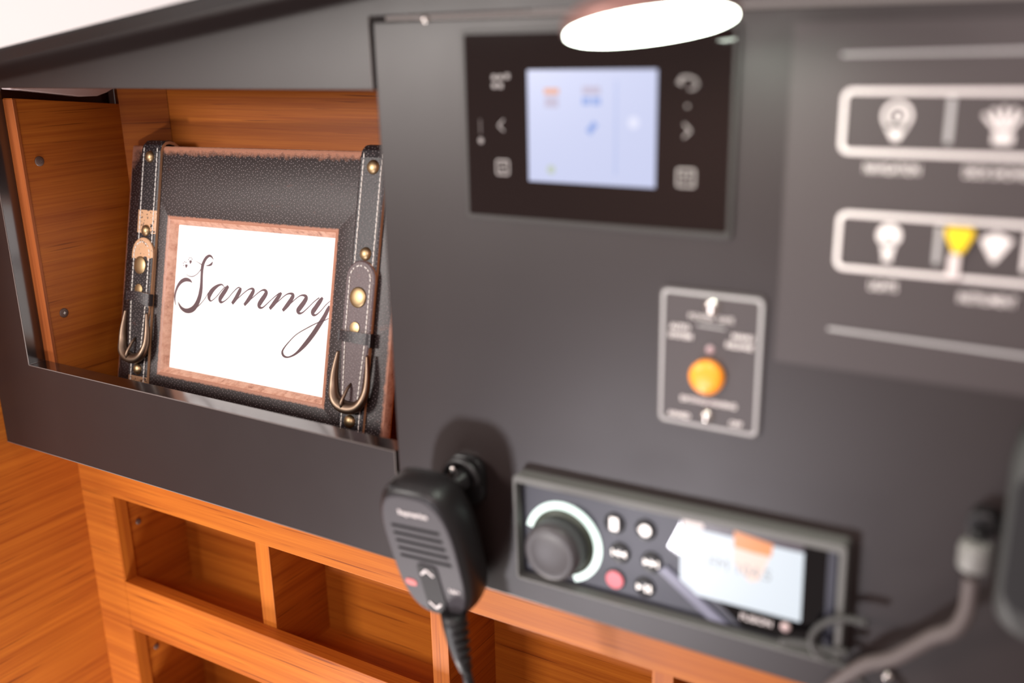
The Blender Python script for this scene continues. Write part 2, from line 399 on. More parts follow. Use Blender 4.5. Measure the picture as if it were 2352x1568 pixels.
# ------------------------------------------------------------------ instrument panel door
dr = empty('instrument_door', (200, 8, -83), 'large charcoal instrument panel right of the niche, carrying screens and switches', 'panel')
MB().prism([(0, -83.5), (420, -83.5), (420, 271), (0, 271)], -.6, 15, 0, 1).build('door_board', [FASCIA, FASCIA_EDGE], dr, bevel=.9)
def screw(name, x, z, r=3.4, y=-.6, parent=None, h=2.0):
    s = MB().lathe((x, y, z), [(r, 0), (r, .3), (r * .8, h * .65), (r * .45, h * .95), (.1, h)], n=24).build(name, STEEL, parent)
    return s
for x, z in ((38.0, 271.4), (316, -62.5)):
    screw('screw', x, z, 2.7, parent=dr)

# ------------------------------------------------------------------ control display
cd = empty('control_display', (142, -.6, 162), 'black glossy control display with a pale blue lit screen, top of the charcoal panel', 'display')
m = MB(); ringstrip(m, rrect(62.8, 222, 160.8, 264.5, 2), rrect(65.3, 219.6, 163.4, 262.2, 1), -2.6, -.6); m.build('bezel', mat('charcoal_bezel', sr(52, 48, 46), .45), cd, bevel=.4)
MB().prism(rrect(65.4, 219.5, 163.5, 262.1, 1), -2.4, -.6).build('glass', GLOSS, cd)
s = MB().prism([(105.3, 184.2), (180.4, 184.2), (180.4, 243.4), (105.3, 243.4)], -2.75, -2.4).build('screen', SCREEN, cd)
def flat(name, polys, material, parent, y0=-3.0, y1=-2.7, c=None, deg=0):
    m = MB()
    for p in polys: m.prism(p, y0, y1)
    if c: rotmb(m, c, deg)
    return m.build(name, material, parent)
flat('screen_mark', [rrect(115.5, 124.5, 230.8, 234, .5)], SCR_OR, s)
flat('screen_mark', [rrect(116, 124, 224, 229.6, .5)], SCR_MUT, s)
flat('screen_mark', [rrect(138.5, 143, 225.5, 229.5, .5), rrect(144.4, 149, 225.5, 229.5, .5)], SCR_BL, s)
flat('screen_mark', [rrect(138.5, 149, 231, 235, .5)], SCR_MUT, s)
flat('screen_mark', [seg((142.0, 211.2), (146.4, 216.4), 3.6)], SCR_BL, s)
flat('screen_mark', [disc(119.5, 191, 2.6)], SCR_GR, s)
flat('screen_mark', [disc(168, 217, 3.2)], mat('screen_white', (0, 0, 0, 1), .3, emis=sr(222, 224, 246), estr=.95), s)
flat('screen_rule', [rrect(157.5, 158.6, 190, 238, .3)], mat('screen_rule', (0, 0, 0, 1), .3, emis=sr(180, 192, 232), estr=.92), s)
G = -2.55
flat('grid_icon', [rrect(x - 1.3, x + 1.3, z - 1.3, z + 1.3, .4) for x, z in ((84, 239.6), (88, 239.6), (92.4, 240.2), (84, 235.2), (88, 235.2))], ICON_LIT, cd, G, -2.4)
flat('back_arrow_icon', [seg((89.5, 217), (86, 213.8), .9), seg((86, 213.8), (89.5, 210.8), .9)], ICON_LIT, cd, G, -2.4)
m = MB(); ringstrip(m, rrect(83.8, 92.6, 186.4, 195.2, 1.4), rrect(84.8, 91.6, 187.4, 194.2, .8), G, -2.4)
m.prism(seg((86, 192), (90, 192), .8), G, -2.4).prism(seg((86.4, 189.6), (90.4, 189.6), .8), G, -2.4).prism(seg((90, 192), (88.6, 193.6), .8), G, -2.4).prism(seg((86.4, 189.6), (88, 188), .8), G, -2.4)
m.build('page_icon', ICON_LIT, cd)
MB().lathe((74.2, -2.4, 205.2), [(1.7, 0), (1.5, .3), (.6, .5)], n=18).build('status_light', ICON_LIT, cd)
flat('side_mark', [rrect(73.7, 74.6, 209, 217, .3)], mat('dim_mark', sr(80, 70, 68), .5), cd, G, -2.4)
m = MB(); m.tube([(192, G, 237.5), (193.5, G, 239.6), (197, G, 239.8), (200.5, G, 238.6), (202, G, 236.2), (200.5, G, 234.2), (197.5, G, 233.8)], .7, 6)
m.prism([(190.6, 236.9), (194, 239), (194, 235.4)], G, -2.4); m.build('return_icon', ICON_LIT, cd)
flat('dot_icon', [disc(196.8, 225.6, .8)], ICON_LIT, cd, G, -2.4)
flat('forward_arrow_icon', [seg((195.3, 217), (198.9, 213.6), 1.0), seg((198.9, 213.6), (195.3, 210.3), 1.0)], ICON_LIT, cd, G, -2.4)
m = MB(); ringstrip(m, rrect(192.0, 202.2, 185.4, 195, 1.4), rrect(193.2, 201, 186.6, 193.8, .8), G, -2.4)
m.prism([(194.6, 191.6), (199.6, 191.6), (197.1, 188.4)], G, -2.4); m.build('menu_icon', ICON_LIT, cd)

# ------------------------------------------------------------------ small plaque with the orange disc
pq = empty('control_plaque', (213, -.6, 57), 'small grey bordered plaque with an orange disc, in the middle of the charcoal panel', 'plaque')
MB().prism(rrect(184.2, 241.8, 55.9, 133, 4), -2.2, -.6).build('plate', PLATE, pq, bevel=.4)
m = MB(); ringstrip(m, rrect(185.6, 240.4, 57.3, 131.6, 3.4), rrect(187.3, 238.7, 59.0, 129.9, 2.2), -2.45, -2.2); m.build('border_line', GREY_PRINT, pq)
screw('screw', 213.7, 125.0, 4.3, -2.2, pq, 2.6); screw('screw', 213.2, 64.2, 3.7, -2.2, pq, 2.4)
MB().lathe((212.6, -2.2, 86.6), [(9.2, 0), (9.2, 3), (8.3, 4.4), (5, 5.0), (.1, 5.1)], n=36).build('orange_disc', AMBER, pq)
MB().lathe((213.4, -2.2, 101.4), [(2.3, 0), (2.0, .8), (.1, 1.1)], n=20).build('indicator_lens', mat('rosy_lens', sr(190, 160, 164), .3), pq)
Y = -2.5
text('upper_text', 'POWER  SAFE', 4.0, 213.2, Y, 118.4, WHITE_PRINT, pq)
text('left_text', 'AUTO', 3.9, 196.3, Y, 111.6, WHITE_PRINT, pq, bold=.12)
text('left_text', 'SYSTEM', 3.9, 196.8, Y, 106.8, WHITE_PRINT, pq, bold=.12)
text('right_text', 'MANU', 3.9, 230.6, Y, 110.2, WHITE_PRINT, pq, bold=.12)
text('right_text', 'RELEASE', 3.9, 229.0, Y, 105.4, WHITE_PRINT, pq, bold=.12)
flat('rule', [seg((206, 114.0), (221, 113.6), .9)], GREY_PRINT, pq, -2.4, -2.2)
text('lower_text', 'EXTINGUISHING', 4.0, 213.4, Y, 72.0, WHITE_PRINT, pq, bold=.12, spread=1.05)
text('bottom_text', 'ARMED', 3.9, 197.3, Y, 62.2, WHITE_PRINT, pq, bold=.12)
text('bottom_text', 'OFF', 3.9, 229.0, Y, 62.4, WHITE_PRINT, pq, bold=.12)

# ------------------------------------------------------------------ switch panel
sp = empty('switch_panel', (330, -.6, 100), 'charcoal switch panel with two white framed rows of icons, at the right edge', 'switch panel')
MB().prism([(247, 100), (419, 100), (419, 264), (247, 264)], -1.4, -.6).build('plate', PLATE, sp, bevel=.4)
def frame_row(x0, x1, z0, z1):
    m = MB(); w = 2.3
    ringstrip(m, rrect(x0, x1, z0, z1, 4.5), rrect(x0 + w, x1 - w, z0 + w, z1 - w, 2.4), -2.3, -1.4)
    m.build('switch_frame', WHITE_PRINT, sp, bevel=.2)
    MB().prism(rrect(x0 + w, x1 - w, z0 + w, z1 - w, 2.3), -1.7, -1.4).build('switch_strip', PLATE, sp)
frame_row(271.4, 416, 205.0, 234.4)
frame_row(273.2, 416, 150.4, 178.5)
def print_(name, polys, material=WHITE_PRINT, y=-1.95): return flat(name, polys, material, sp, y, -1.7)
# upper row: round pin, divider, ribbed shell
m = MB(); ringstrip(m, disc(295.9, 222.6, 6.4, 28), disc(295.9, 222.6, 4.6, 28), -1.95, -1.7)
m.prism([(290.6, 218.6), (301.2, 218.6), (297.2, 211.6), (294.6, 211.6)], -1.95, -1.7)
ringstrip(m, disc(296.3, 222.4, 2.6, 20), disc(296.3, 222.4, 1.4, 20), -1.95, -1.7); m.build('pin_icon', WHITE_PRINT, sp)
print_('row_divider', [rrect(316.6, 319.2, 211.0, 231.0, .8)], GREY_PRINT)
print_('shell_icon', [seg((339.5 + math.cos(a) * 2, 214.5 + math.sin(a) * 2), (339.5 + math.cos(a) * 12.5, 214.5 + math.sin(a) * 12.5), 1.7) for a in [math.radians(x) for x in (55, 74, 93, 112, 131)]] + [rrect(335.5, 343.5, 211.5, 216, .8)])
print_('wave_icon', [seg((352 + i * 3.4, 222 + (i % 2) * 4), (355.4 + i * 3.4, 222 + ((i + 1) % 2) * 4), 1.4) for i in range(4)])
# lower row: bulb, divider, yellow flag, fan, more
print_('bulb_icon', [disc(297.0, 168.6, 5.4, 26), [(293.6, 165.0), (300.4, 165.0), (299.3, 159.2), (294.7, 159.2)], rrect(294.9, 299.1, 156.2, 158.6, .5)])
print_('bulb_filament', [disc(297.4, 168.2, 1.2, 14)], PLATE, -2.1)
print_('row_divider', [rrect(317.0, 319.4, 157.0, 174.6, .8)], GREY_PRINT)
t_ = MB().prism([(321.4, 174.4), (332.8, 174.4), (333.2, 171.6), (329.2, 163.2), (325.2, 163.2), (321.2, 171.6)], -4.4, -1.7).build('yellow_rocker', YELLOW, sp, bevel=.8)
MB().prism(rrect(323.6, 328.4, 151.0, 162.6, 1), -3.6, -1.7).build('rocker_stem', mat('pale_rocker', sr(222, 208, 206), .5), sp, bevel=.4)
print_('fan_icon', [[(335.4, 170.2), (341.6, 173.4), (348.6, 170.4), (346.6, 166.6), (342.4, 160.0), (341.0, 160.0), (337.2, 166.4)]])
print_('row_divider', [rrect(353.0, 355.4, 157.0, 174.6, .8)])
print_('row_divider', [rrect(371.0, 373.4, 211.0, 231.0, .8)], GREY_PRINT)
print_('rule', [seg((269.8, 249.2), (416, 250.6), 1.6)], GREY_PRINT)
print_('rule', [seg((272.6, 120.6), (416, 118.0), 1.6)], GREY_PRINT)
text('row_text', 'NAVIGATION', 6.4, 295.6, -1.75, 198.8, WHITE_PRINT, sp, bold=.08, sx=.62)
text('row_text', 'DECK SHOWER', 6.4, 339.5, -1.75, 198.8, WHITE_PRINT, sp, bold=.08, sx=.62)
text('row_text', 'LIGHTS', 6.4, 296.3, -1.75, 144.2, WHITE_PRINT, sp, bold=.08, sx=.62)
text('row_text', 'INSTRUMENT', 6.4, 341.0, -1.75, 142.6, WHITE_PRINT, sp, bold=.08, sx=.62)

# ------------------------------------------------------------------ stereo
RC = (191, -25)
rd = empty('stereo_unit', (191, -.6, -60), 'black marine stereo with big round knob and bright screen, low on charcoal panel', 'stereo')
def rb(mb, name, mats, bevel=0, parent=None): return rotmb(mb, RC, 1.0).build(name, mats, parent or rd, bevel=bevel)
m = MB(); ringstrip(m, rrect(95.6, 293.0, -60.6, 9.4, 3), rrect(97.8, 289.4, -58.9, 4.6, 1.2), -11, -.6); rb(m, 'bezel', mat('stone_grey_bezel', sr(104, 103, 100), .5), .7)
rb(MB().prism(rrect(97, 290, -58.2, 5.0, 1), -4.0, -.6), 'faceplate', RAD_GREY)
rb(MB().prism([(201, -2.2), (203, 4.8), (287.4, 4.8), (287.4, -57), (239, -57), (194, -17.5)], -4.9, -3.9), 'display_glass', RAD_GLOSS)
rb(MB().prism([(193.5, -30), (231, -57), (219, -57), (188, -34)], -5.6, -3.9), 'slanted_ridge', mat('pewter_ridge', sr(110, 110, 130), .35), .5)
scr = rb(MB().prism(rrect(201.6, 270.2, -43.6, -2.6, .6), -5.3, -4.8), 'screen', RSCREEN)
rb(MB().prism(rrect(201.8, 270, -2.7, 2.2, .4), -5.2, -4.8), 'title_bar', RSCR_BAR)
rb(MB().prism(rrect(203, 215, -1.8, 1.6, .5), -5.35, -5.15), 'title_mark', WHITE_PRINT)
rb(MB().prism([(232.5, 1.5), (254, -1.5), (253, -9), (243.5, -9), (232.5, -8)], -5.5, -5.3), 'screen_mark', RSCR_REFL, parent=scr)  # wood reflected in the stereo glass, drawn as a glowing orange patch
rb(MB().prism([(232.5, -8), (252.5, -9), (247, -25), (242, -27), (232.5, -18)], -5.45, -5.3), 'screen_mark', mat('radio_wood_reflection_pale', (0, 0, 0, 1), .3, emis=sr(252, 220, 204), estr=.95), parent=scr)  # paler lower part of the drawn wood reflection
text('screen_text', 'FM 104.5', 9.5, 236, -5.4, -20, RSCR_TXT, rd, rz=math.radians(-1))
text('logo_text', 'FUSION', 5.2, 246.5, -5.15, -48.7, WHITE_PRINT, rd, bold=.12, rz=math.radians(-1))
rb(MB().lathe((262.4, -4.9, -49.0), [(2.9, 0), (2.6, .9), (.1, 1.2)], n=20), 'round_key', mat('rosy_key', sr(216, 190, 188), .4))
rb(MB().prism(rrect(282.6, 287.2, -54, 2, .6), -5.4, -4.0), 'side_post', RAD_GREY)
# knob and lit ring
kc = (126.4, -31.0)
m = MB(); ang = [math.radians(x) for x in range(-72, 167, 7)]
RO, RI = 25.8, 21.4
outer = [(kc[0] + RO * math.cos(a), kc[1] + RO * math.sin(a)) for a in ang]; inner = [(kc[0] + RI * math.cos(a), kc[1] + RI * math.sin(a)) for a in ang]
m.loft([[(o_[0], -5.4, o_[1]), (i_[0], -5.4, i_[1]), (i_[0], -4, i_[1]), (o_[0], -4, o_[1])] for o_, i_ in zip(outer, inner)], 0, False); rb(m, 'lit_ring', LED_RING)
rb(MB().lathe((kc[0], -4, kc[1]), [(21.6, 0), (21.2, 2.2), (18.2, 3.4)], n=44), 'knob_collar', mat('olive_grey_collar', sr(66, 72, 62), .45))
kn = rb(MB().lathe((kc[0], -4, kc[1]), [(18.2, 2), (18.0, 15.0), (16.8, 17.8), (14.4, 18.8), (12.8, 18.2), (6, 17.2), (.1, 17)], n=44), 'knob', mat('grey_rubber_knob', sr(74, 70, 72), .45))
# keys
def key(x, z, polys, mt=KEY_LIT):
    b = rb(MB().lathe((x, -4, z), [(6.6, 0), (6.3, 1.0), (5.4, 1.4), (.1, 1.3)], n=26), 'key', BLACK_PL)
    m = MB()
    for p in polys: m.prism([(x + a * 1.2, z + c * 1.2) for a, c in p], -5.7, -5.3)
    rb(m, 'key_symbol', mt, parent=b)
def tri(d, ox=0): return [(ox - 1.5 * d, 1.6), (ox - 1.5 * d, -1.6), (ox + 1.5 * d, 0)]
key(160.6, -11.0, [rrect(-2.1, 2.1, -3.3, 3.3, .6)])
key(180.2, -10.6, [disc(0, 0, 2.9, 20), [(-3.6, 0), (-1.6, 1.8), (-1.6, -1.8)]])
key(164.0, -29.2, [rrect(-4.1, -3.3, -1.7, 1.7, .2), tri(-1, -1.3), tri(-1, 2.0)])
key(184.0, -30.4, [tri(1, -2.3), tri(1, 1.0), rrect(3.0, 3.8, -1.7, 1.7, .2)])
key(160.8, -47.2, [disc(0, 0, 4.6, 26)], KEY_RED)
key(179.8, -47.6, [tri(1, -2.4), rrect(.4, 1.5, -1.9, 1.9, .2), rrect(2.4, 3.5, -1.9, 1.9, .2)])

# ------------------------------------------------------------------ clip and hand microphone
cl = empty('microphone_clip', (58, -.6, -6), 'black wall clip with a bright steel screw behind the top of the hand microphone', 'clip')
MB().prism(rrect(44, 70, -22, 10, 9), -6, -.6).build('base', BLACK_PL, cl, bevel=1.2)
m = MB(); m.tube([(45 + 12.5 - 12.5 * math.cos(a), -11, -4 + 13 * math.sin(a)) for a in [math.radians(x) for x in range(0, 181, 15)]], 2.6, 10); m.build('collar', BLACK_PL, cl)
MB().lathe((57, -6, -4), [(7, 0), (7, 6), (4, 8), (4, 14)], n=24).build('stud', BLACK_PL, cl)
MB().lathe((51.2, -10.5, 2.2), [(2.6, 0), (2.3, 1.4), (.1, 2.2)], n=18).build('screw', STEEL, cl)

ln, yw, rl = math.radians(-15), math.radians(2), math.radians(2.5)
ax = Vector((math.cos(yw), math.sin(yw), 0)); nn_ = Vector((-math.sin(yw), math.cos(yw), 0)); up = Vector((0, 0, 1)) * math.cos(ln) + nn_ * math.sin(ln)
ax2 = ax * math.cos(rl) + up * math.sin(rl); up2 = -ax * math.sin(rl) + up * math.cos(rl); dep = up2.cross(ax2)   # dep points to the panel
MM = Matrix((ax2, dep, up2)).transposed()
mc = empty('hand_microphone', (49.4, -42, -42.4), 'black hand microphone with arrow keys and cord, hung left of the stereo', 'microphone', m3=MM)
def hw(v):   # half width of the outline at height v
    t = (v - -56) / 106.0; t = min(max(t, 0), 1)
    return 29.5 * (1 - abs(2 * t - 1) ** 3.0) ** (1 / 2.2) * (.90 + .12 * t)
def outline(k, dv=0, n=44, cx=-0.5, cz=-2.5):
    out = []
    hh = 52.0
    for i in range(n):
        a = 2 * math.pi * i / n; ca, sa = math.cos(a), math.sin(a)
        e = 3.1
        x = abs(ca) ** (2 / e) * (1 if ca >= 0 else -1); z = abs(sa) ** (2 / e) * (1 if sa >= 0 else -1)
        out.append((cx + x * k * 29.5 * (1.0 + .03 * z), cz + z * (hh - 29.5 * (1 - k) * .95) + dv))
    return out
prof = [(.66, 27), (.86, 25.5), (.97, 22), (1.0, 16), (1.0, 11), (.97, 4.5), (.90, .8), (.84, 0)]
MB().loft([[(x, y, z) for x, z in outline(k)] for k, y in prof], 0, True).build('body', BLACK_PL, mc, local=True)
fp_ = MB().loft([[(x, y, z) for x, z in outline(k, -1.0)] for k, y in ((.85, .2), (.85, -.7), (.82, -1.1))], 0, False).build('face_plate', mat('matt_dark_face', sr(70, 66, 70), .6, spec=.3), mc, local=True)
for i in range(5):
    z = 21 - i * 6.1
    MB().prism([(-18.5, z), (17 + i * .6, z + .2), (17 + i * .6, z - 2.4), (-18.5, z - 2.2)], -1.35, -1.0).build('grille_slot', mat('slot_black', sr(10, 9, 10), .8, spec=.1) if i == 0 else bpy.data.materials['slot_black'], mc, bevel=.3, local=True)
text('logo_text', 'Raymarine', 5.0, .6, -1.3, 31.6, WHITE_PRINT, mc, local=True, bold=.12)
kp = MB().prism(rrect(-8.0, 7.2, -50, -8.5, 3.4), -2.0, -1.0).build('rocker_key', mat('matt_rocker', sr(40, 37, 39), .65, spec=.25), mc, bevel=.5, local=True)
MB().prism(seg((-5.6, -16.8), (-1.0, -12.4), 1.5), -2.4, -2.0).prism(seg((-1.0, -12.4), (3.4, -16.8), 1.5), -2.4, -2.0).build('up_arrow', WHITE_PRINT, mc, local=True)
MB().prism(seg((-5.8, -40.2), (-1.4, -44.8), 1.5), -2.4, -2.0).prism(seg((-1.4, -44.8), (3.0, -40.2), 1.5), -2.4, -2.0).build('down_arrow', WHITE_PRINT, mc, local=True)
MB().prism(rrect(-21.0, -12.6, -29.8, -24.6, 2.4), -1.5, -1.0).build('red_key', RED_PRINT, mc, local=True)
text('channel_text', '16/+', 4.6, 15.8, -1.3, -26.8, WHITE_PRINT, mc, local=True, bold=.12)
m = MB().prism(rrect(-17, 8, 41, 48, 3), 2, 12); m.build('top_lug', BLACK_SOFT, mc, bevel=1, local=True)
MB().lathe((-24.6, 6, -36), [(2.4, 0), (2.0, 1.5), (.1, 2)], axis=(-1, -.2, 0), n=16).build('side_button', mat('clear_button', sr(150, 150, 190), .2), mc, local=True)
# cord: strain relief and cable as part of the microphone
inv = MM.inverted(); O_ = Vector((49.4, -42, -42.4))
def tol(p): return inv @ (Vector(p) - O_)
path = [(62.2, -32, -86), (63.4, -33, -94), (65.4, -34, -103), (68.6, -35, -113), (72.4, -35, -122)]
m = MB(); m.tube([tol(p) for p in path], [8.6, 7.8, 6.6, 5.2, 4.4], 18)
for i in range(5):
    a = Vector(path[0]).lerp(Vector(path[-1]), .22 + i * .15); m.lathe(tol(a), [(7.8 - i * .75, -.9), (8.2 - i * .75, 0), (7.8 - i * .75, .9)], axis=tol(path[-1]) - tol(path[0]), n=18)
m.build('strain_relief', BLACK_SOFT, mc, local=True)
m = MB(); m.tube([tol(p) for p in [(71.4, -35, -120), (74.0, -35, -130), (76.6, -35, -140), (80, -35, -152), (86, -34, -175), (96, -30, -220), (110, -20, -270)]], 3.3, 14)
m.build('cord', BLACK_SOFT, mc, local=True)

# ------------------------------------------------------------------ cables and housing at the lower right
cb = empty('plug_cable', (350, -20, -20), 'grey cable bending down and left from a pale grey plug at the lower right', 'cable')
pts = [(350.6, -20, 15), (350.6, -20, 5), (350.2, -21, -3), (347.5, -22, -11), (343, -22, -16), (337.8, -21, -20), (329, -20, -30), (321.4, -19, -38.5), (314, -18, -44), (308, -17, -48), (300.5, -15, -57), (294, -13, -66), (286, -10, -80), (280, -8, -98)]
def smooth(P, k=4):
    P = [Vector(p) for p in P]; out = []
    for i in range(len(P) - 1):
        a, b, c, d = P[max(i - 1, 0)], P[i], P[i + 1], P[min(i + 2, len(P) - 1)]
        for j in range(k):
            t = j / k; out.append(.5 * ((2 * b) + (c - a) * t + (2 * a - 5 * b + 4 * c - d) * t * t + (3 * b - a - 3 * c + d) * t ** 3))
    out.append(P[-1]); return out
CABLE_G = mat('grey_cable_jacket', sr(90, 80, 78), .55)
WIRE_G = mat('dark_wire_jacket', sr(62, 60, 58), .5)
MB().tube(smooth(pts), 3.9, 14).build('cable', CABLE_G, cb)
MB().lathe((350.8, -20, 20), [(6.8, 0), (7.4, 1), (7.6, 10), (6.6, 13), (4, 14)], axis=(0, 0, 1), n=24).build('plug', mat('pale_grey_plug', sr(128, 126, 122), .45), cb, bevel=.3)
MB().lathe((350.8, -20, 34), [(3.5, -1), (3.5, 4)], axis=(0, .8, .4), n=18).build('plug_pin', BLACK_PL, cb)
MB().prism(rrect(345, 358, 32, 44, 5), -12, -.6).build('socket', BLACK_PL, cb, bevel=1)
o = MB().tube(smooth([(306, -14, -27), (296, -14, -27.5), (286.4, -14, -32), (279.2, -14, -42), (281, -14, -51), (288, -14, -54.5), (298, -14, -56), (306, -14, -62), (318, -13, -72), (330, -10, -90)]), 2.0, 12).build('looped_wire', WIRE_G)
tag(o, 'thin dark grey wire looped beside the lower right corner of the stereo', 'wire')
o = MB().tube(smooth([(262, -13, -52), (276, -13, -49), (286, -13, -49.5), (298, -13, -47)]), 2.0, 12).build('short_wire', WIRE_G)
tag(o, 'short grey wire end lying across the lower right corner of the stereo', 'wire')
m = MB()
m.loft([[(x, y, z) for x, z in rrect(361 + d, 420, -4 + d * 1.2, 96 - d, 16)] for d, y in ((0, -.6), (0, -30), (2, -36), (6, -40))], 0, True)
hs = empty('side_housing', (386, -10, 0), 'dark grey rounded plastic housing cut by the right edge of the picture', 'housing')
m.build('shell', mat('graphite_housing', sr(58, 58, 57), .6), hs)
MB().prism(rrect(364, 416, 14, 80, 10), -41, -39.6).build('front_pad', BLACK_SOFT, hs, bevel=.5)

# ------------------------------------------------------------------ reading lamp at the top edge
lc = Vector((214.0, -90, 262.8))
e1 = Vector((.988, 0, .155)).normalized(); vv = (Vector((381, -475.5, 256.7)) - lc).normalized()
dn = e1.cross(vv).normalized()
if dn.z > 0: dn = -dn
nl = (dn + vv * .19).normalized()
nl = (nl - e1 * nl.dot(e1)).normalized()
la = empty('reading_lamp', tuple(lc), 'reading lamp with a glowing white lens at the top edge above the control display', 'lamp')
MB().lathe(lc, [(33.5, -.2), (33.5, .6), (31, 1.6), (.1, 2.4)], axis=nl, n=48).build('lens', LAMP_LENS, la)
MB().lathe(lc, [(34.6, .2), (35.2, -1), (35, -5), (30, -9), (15, -12), (.1, -12.5)], axis=nl, n=48).build('head', COPPER, la)
MB().tube([lc - nl * 10 - e1 * 12, lc - nl * 26 - e1 * 14, lc - nl * 50 + Vector((0, 30, 0)), Vector((196, -10, 330)), Vector((196, 0, 330))], 5, 14).build('arm', COPPER, la)

# ------------------------------------------------------------------ leather picture frame leaning in the niche
fx = Vector((0.99971911, -0.01575814, 0.01770273)); fu = Vector((-0.01328268, 0.24608186, 0.96915803)); fy = Vector((0.01962845, 0.96912094, -0.24580343))
FM = Matrix((fx, fy, fu)).transposed()
FO = Vector((-316.57453, 78.0, -12.43166))
pf = empty('picture_frame', tuple(FO), 'black pebbled leather picture frame with buckled straps, leaning in the niche', 'picture frame', m3=FM)
U0, U1, V0, V1 = -63, 252.5, -65, 194.6
def rr(u0, u1, v0, v1, y, r=.8): return [(x, y, z) for x, z in rrect(u0, u1, v0, v1, r, 3)]
m = MB()
m.loft([rr(U0 + .5, U1 - .5, V0 + .5, V1 - .5, 3), rr(U0, U1, V0, V1, 1), rr(U0, U1, V0, V1, -4.6), rr(U0 + .9, U1 - .9, V0 + .9, V1 - .9, -6.2)], 1, True, (True, False))
m.loft([rr(U0 + .9, U1 - .9, V0 + .9, V1 - .9, -6.2), rr(U0 + 2.6, U1 - 2.6, V0 + 2.6, V1 - 2.6, -7), rr(-6.2, 189.8, -6.0, 132.3, -7), rr(-4.8, 188.4, -4.6, 130.9, -6.4)], 0, True, (False, False))
m.build('leather_surround', [L_FRAME, EDGE_TAN], pf, local=True)
m = MB(); m.loft([rr(-4.8, 188.4, -4.6, 130.9, -6.4), rr(-3.6, 187.2, -3.4, 129.7, -5.2), rr(-1.1, 184.7, -1.0, 127.3, -1.6), rr(-.2, 183.8, -.2, 126.5, .2)], 0, True, (False, False))
m.build('inner_moulding', EDGE_TAN, pf, local=True)
pa = MB().box(-.6, 184.2, -.1, .6, -.6, 126.9).build('card', PAPER, pf, local=True)
# the name in copperplate script: brush strokes as thin ink ribbons (x, z, width)
LET = [[(23.4,96.6,0.14),(28.1,95.3,0.41),(33.0,93.5,0.82)],[(37.7,93.4,0.27),(41.5,94.0,1.36),(44.3,95.3,2.04),(45.6,97.5,0.41)],[(46.3,99.5,0.41),(43.6,101.8,1.63),(40.6,102.1,2.31),(37.2,100.0,2.99),(34.6,96.3,3.26),(33.3,92.1,3.54),(33.2,86.0,2.99),(33.6,77.9,3.26),(33.5,71.8,4.08),(32.1,64.5,4.62),(28.3,57.5,4.9),(23.5,53.6,4.9),(16.8,52.0,3.81),(10.6,53.6,2.72),(6.7,56.9,1.36),(5.6,58.8,0.27)],[(33.0,93.1,0.82),(31.0,88.9,0.68),(26.9,85.0,0.54),(21.9,82.7,0.68),(17.4,82.6,0.54),(13.5,83.8,0.27)],[(21.7,77.2,0.41),(18.5,78.9,2.45),(13.2,79.2,3.54),(8.1,77.2,3.54),(4.2,73.5,2.99),(2.0,69.4,2.45),(0.9,65.1,1.9),(0.9,60.5,1.36),(2.3,55.7,0.41)],[(28.6,55.2,0.82),(34.7,60.2,0.54),(40.1,65.8,0.54),(43.2,70.7,0.68)],[(61.7,77.2,0.54),(59.4,78.9,1.09),(54.9,77.8,2.18),(49.4,74.3,3.81),(45.5,69.9,4.62),(44.4,66.2,3.54),(46.5,63.7,1.36),(49.3,64.7,0.68),(54.4,68.7,0.68),(59.6,74.2,0.68),(63.5,77.6,0.82)],[(67.0,78.4,2.72),(64.1,74.6,4.08),(60.3,69.8,4.35),(58.2,66.5,4.08),(59.2,64.1,2.72),(62.3,64.4,1.09),(67.7,68.0,0.68),(72.5,72.9,0.68),(77.7,77.4,0.82),(80.7,78.5,1.09)],[(82.1,78.3,1.9),(81.0,75.2,3.81),(77.2,68.9,3.81),(73.2,64.0,2.72)],[(74.2,64.1,0.54),(82.6,71.4,0.68),(90.3,77.0,0.82),(94.9,78.7,1.63),(97.1,77.7,2.99),(96.1,74.6,3.81),(92.5,69.4,3.81),(87.8,64.2,2.45)],[(88.9,64.6,0.54),(97.7,71.9,0.68),(105.3,77.5,0.82),(109.9,78.9,1.9),(112.1,77.1,3.54),(110.8,74.1,4.08),(107.5,69.9,4.35),(105.2,66.2,4.08),(106.2,64.1,2.45),(109.7,64.4,1.09),(115.7,69.2,0.68),(121.8,74.2,0.68),(127.3,78.1,0.95)],[(129.3,78.5,1.9),(127.0,75.4,3.54),(122.3,69.4,3.81),(117.6,64.1,2.72)],[(118.6,64.4,0.54),(127.4,71.8,0.68),(134.7,77.3,0.82),(139.7,78.8,1.63),(142.4,77.6,3.26),(140.9,74.1,3.81),(136.9,68.9,3.81),(132.4,64.1,2.45)],[(133.4,64.3,0.54),(141.8,71.8,0.68),(149.5,77.6,0.82),(154.5,78.7,1.9),(157.0,77.1,3.54),(155.4,73.6,4.08),(151.7,69.0,4.35),(149.4,65.9,4.08),(150.9,63.9,2.18),(154.4,64.8,1.09),(160.0,69.4,0.68),(165.7,74.6,0.68),(170.9,78.4,0.95)],[(174.6,78.8,1.9),(172.2,75.8,3.81),(168.1,70.2,4.08),(165.4,66.4,4.08),(166.5,64.2,2.45),(169.5,64.7,1.09),(174.1,68.5,0.68),(178.3,73.1,0.68),(182.6,76.8,0.54)],[(182.3,73.0,1.63),(181.1,70.1,3.26),(178.1,64.2,3.81),(173.8,57.7,4.08),(167.3,48.5,4.08),(159.4,39.1,3.54),(151.3,31.4,1.9),(144.0,27.4,1.09),(138.8,26.9,1.63),(135.9,29.0,2.04),(136.2,32.4,1.22),(141.4,38.8,0.68),(149.7,46.5,0.54),(161.7,53.5,0.68),(171.2,58.3,0.68),(178.4,61.0,0.68),(182.6,63.1,0.54)]]
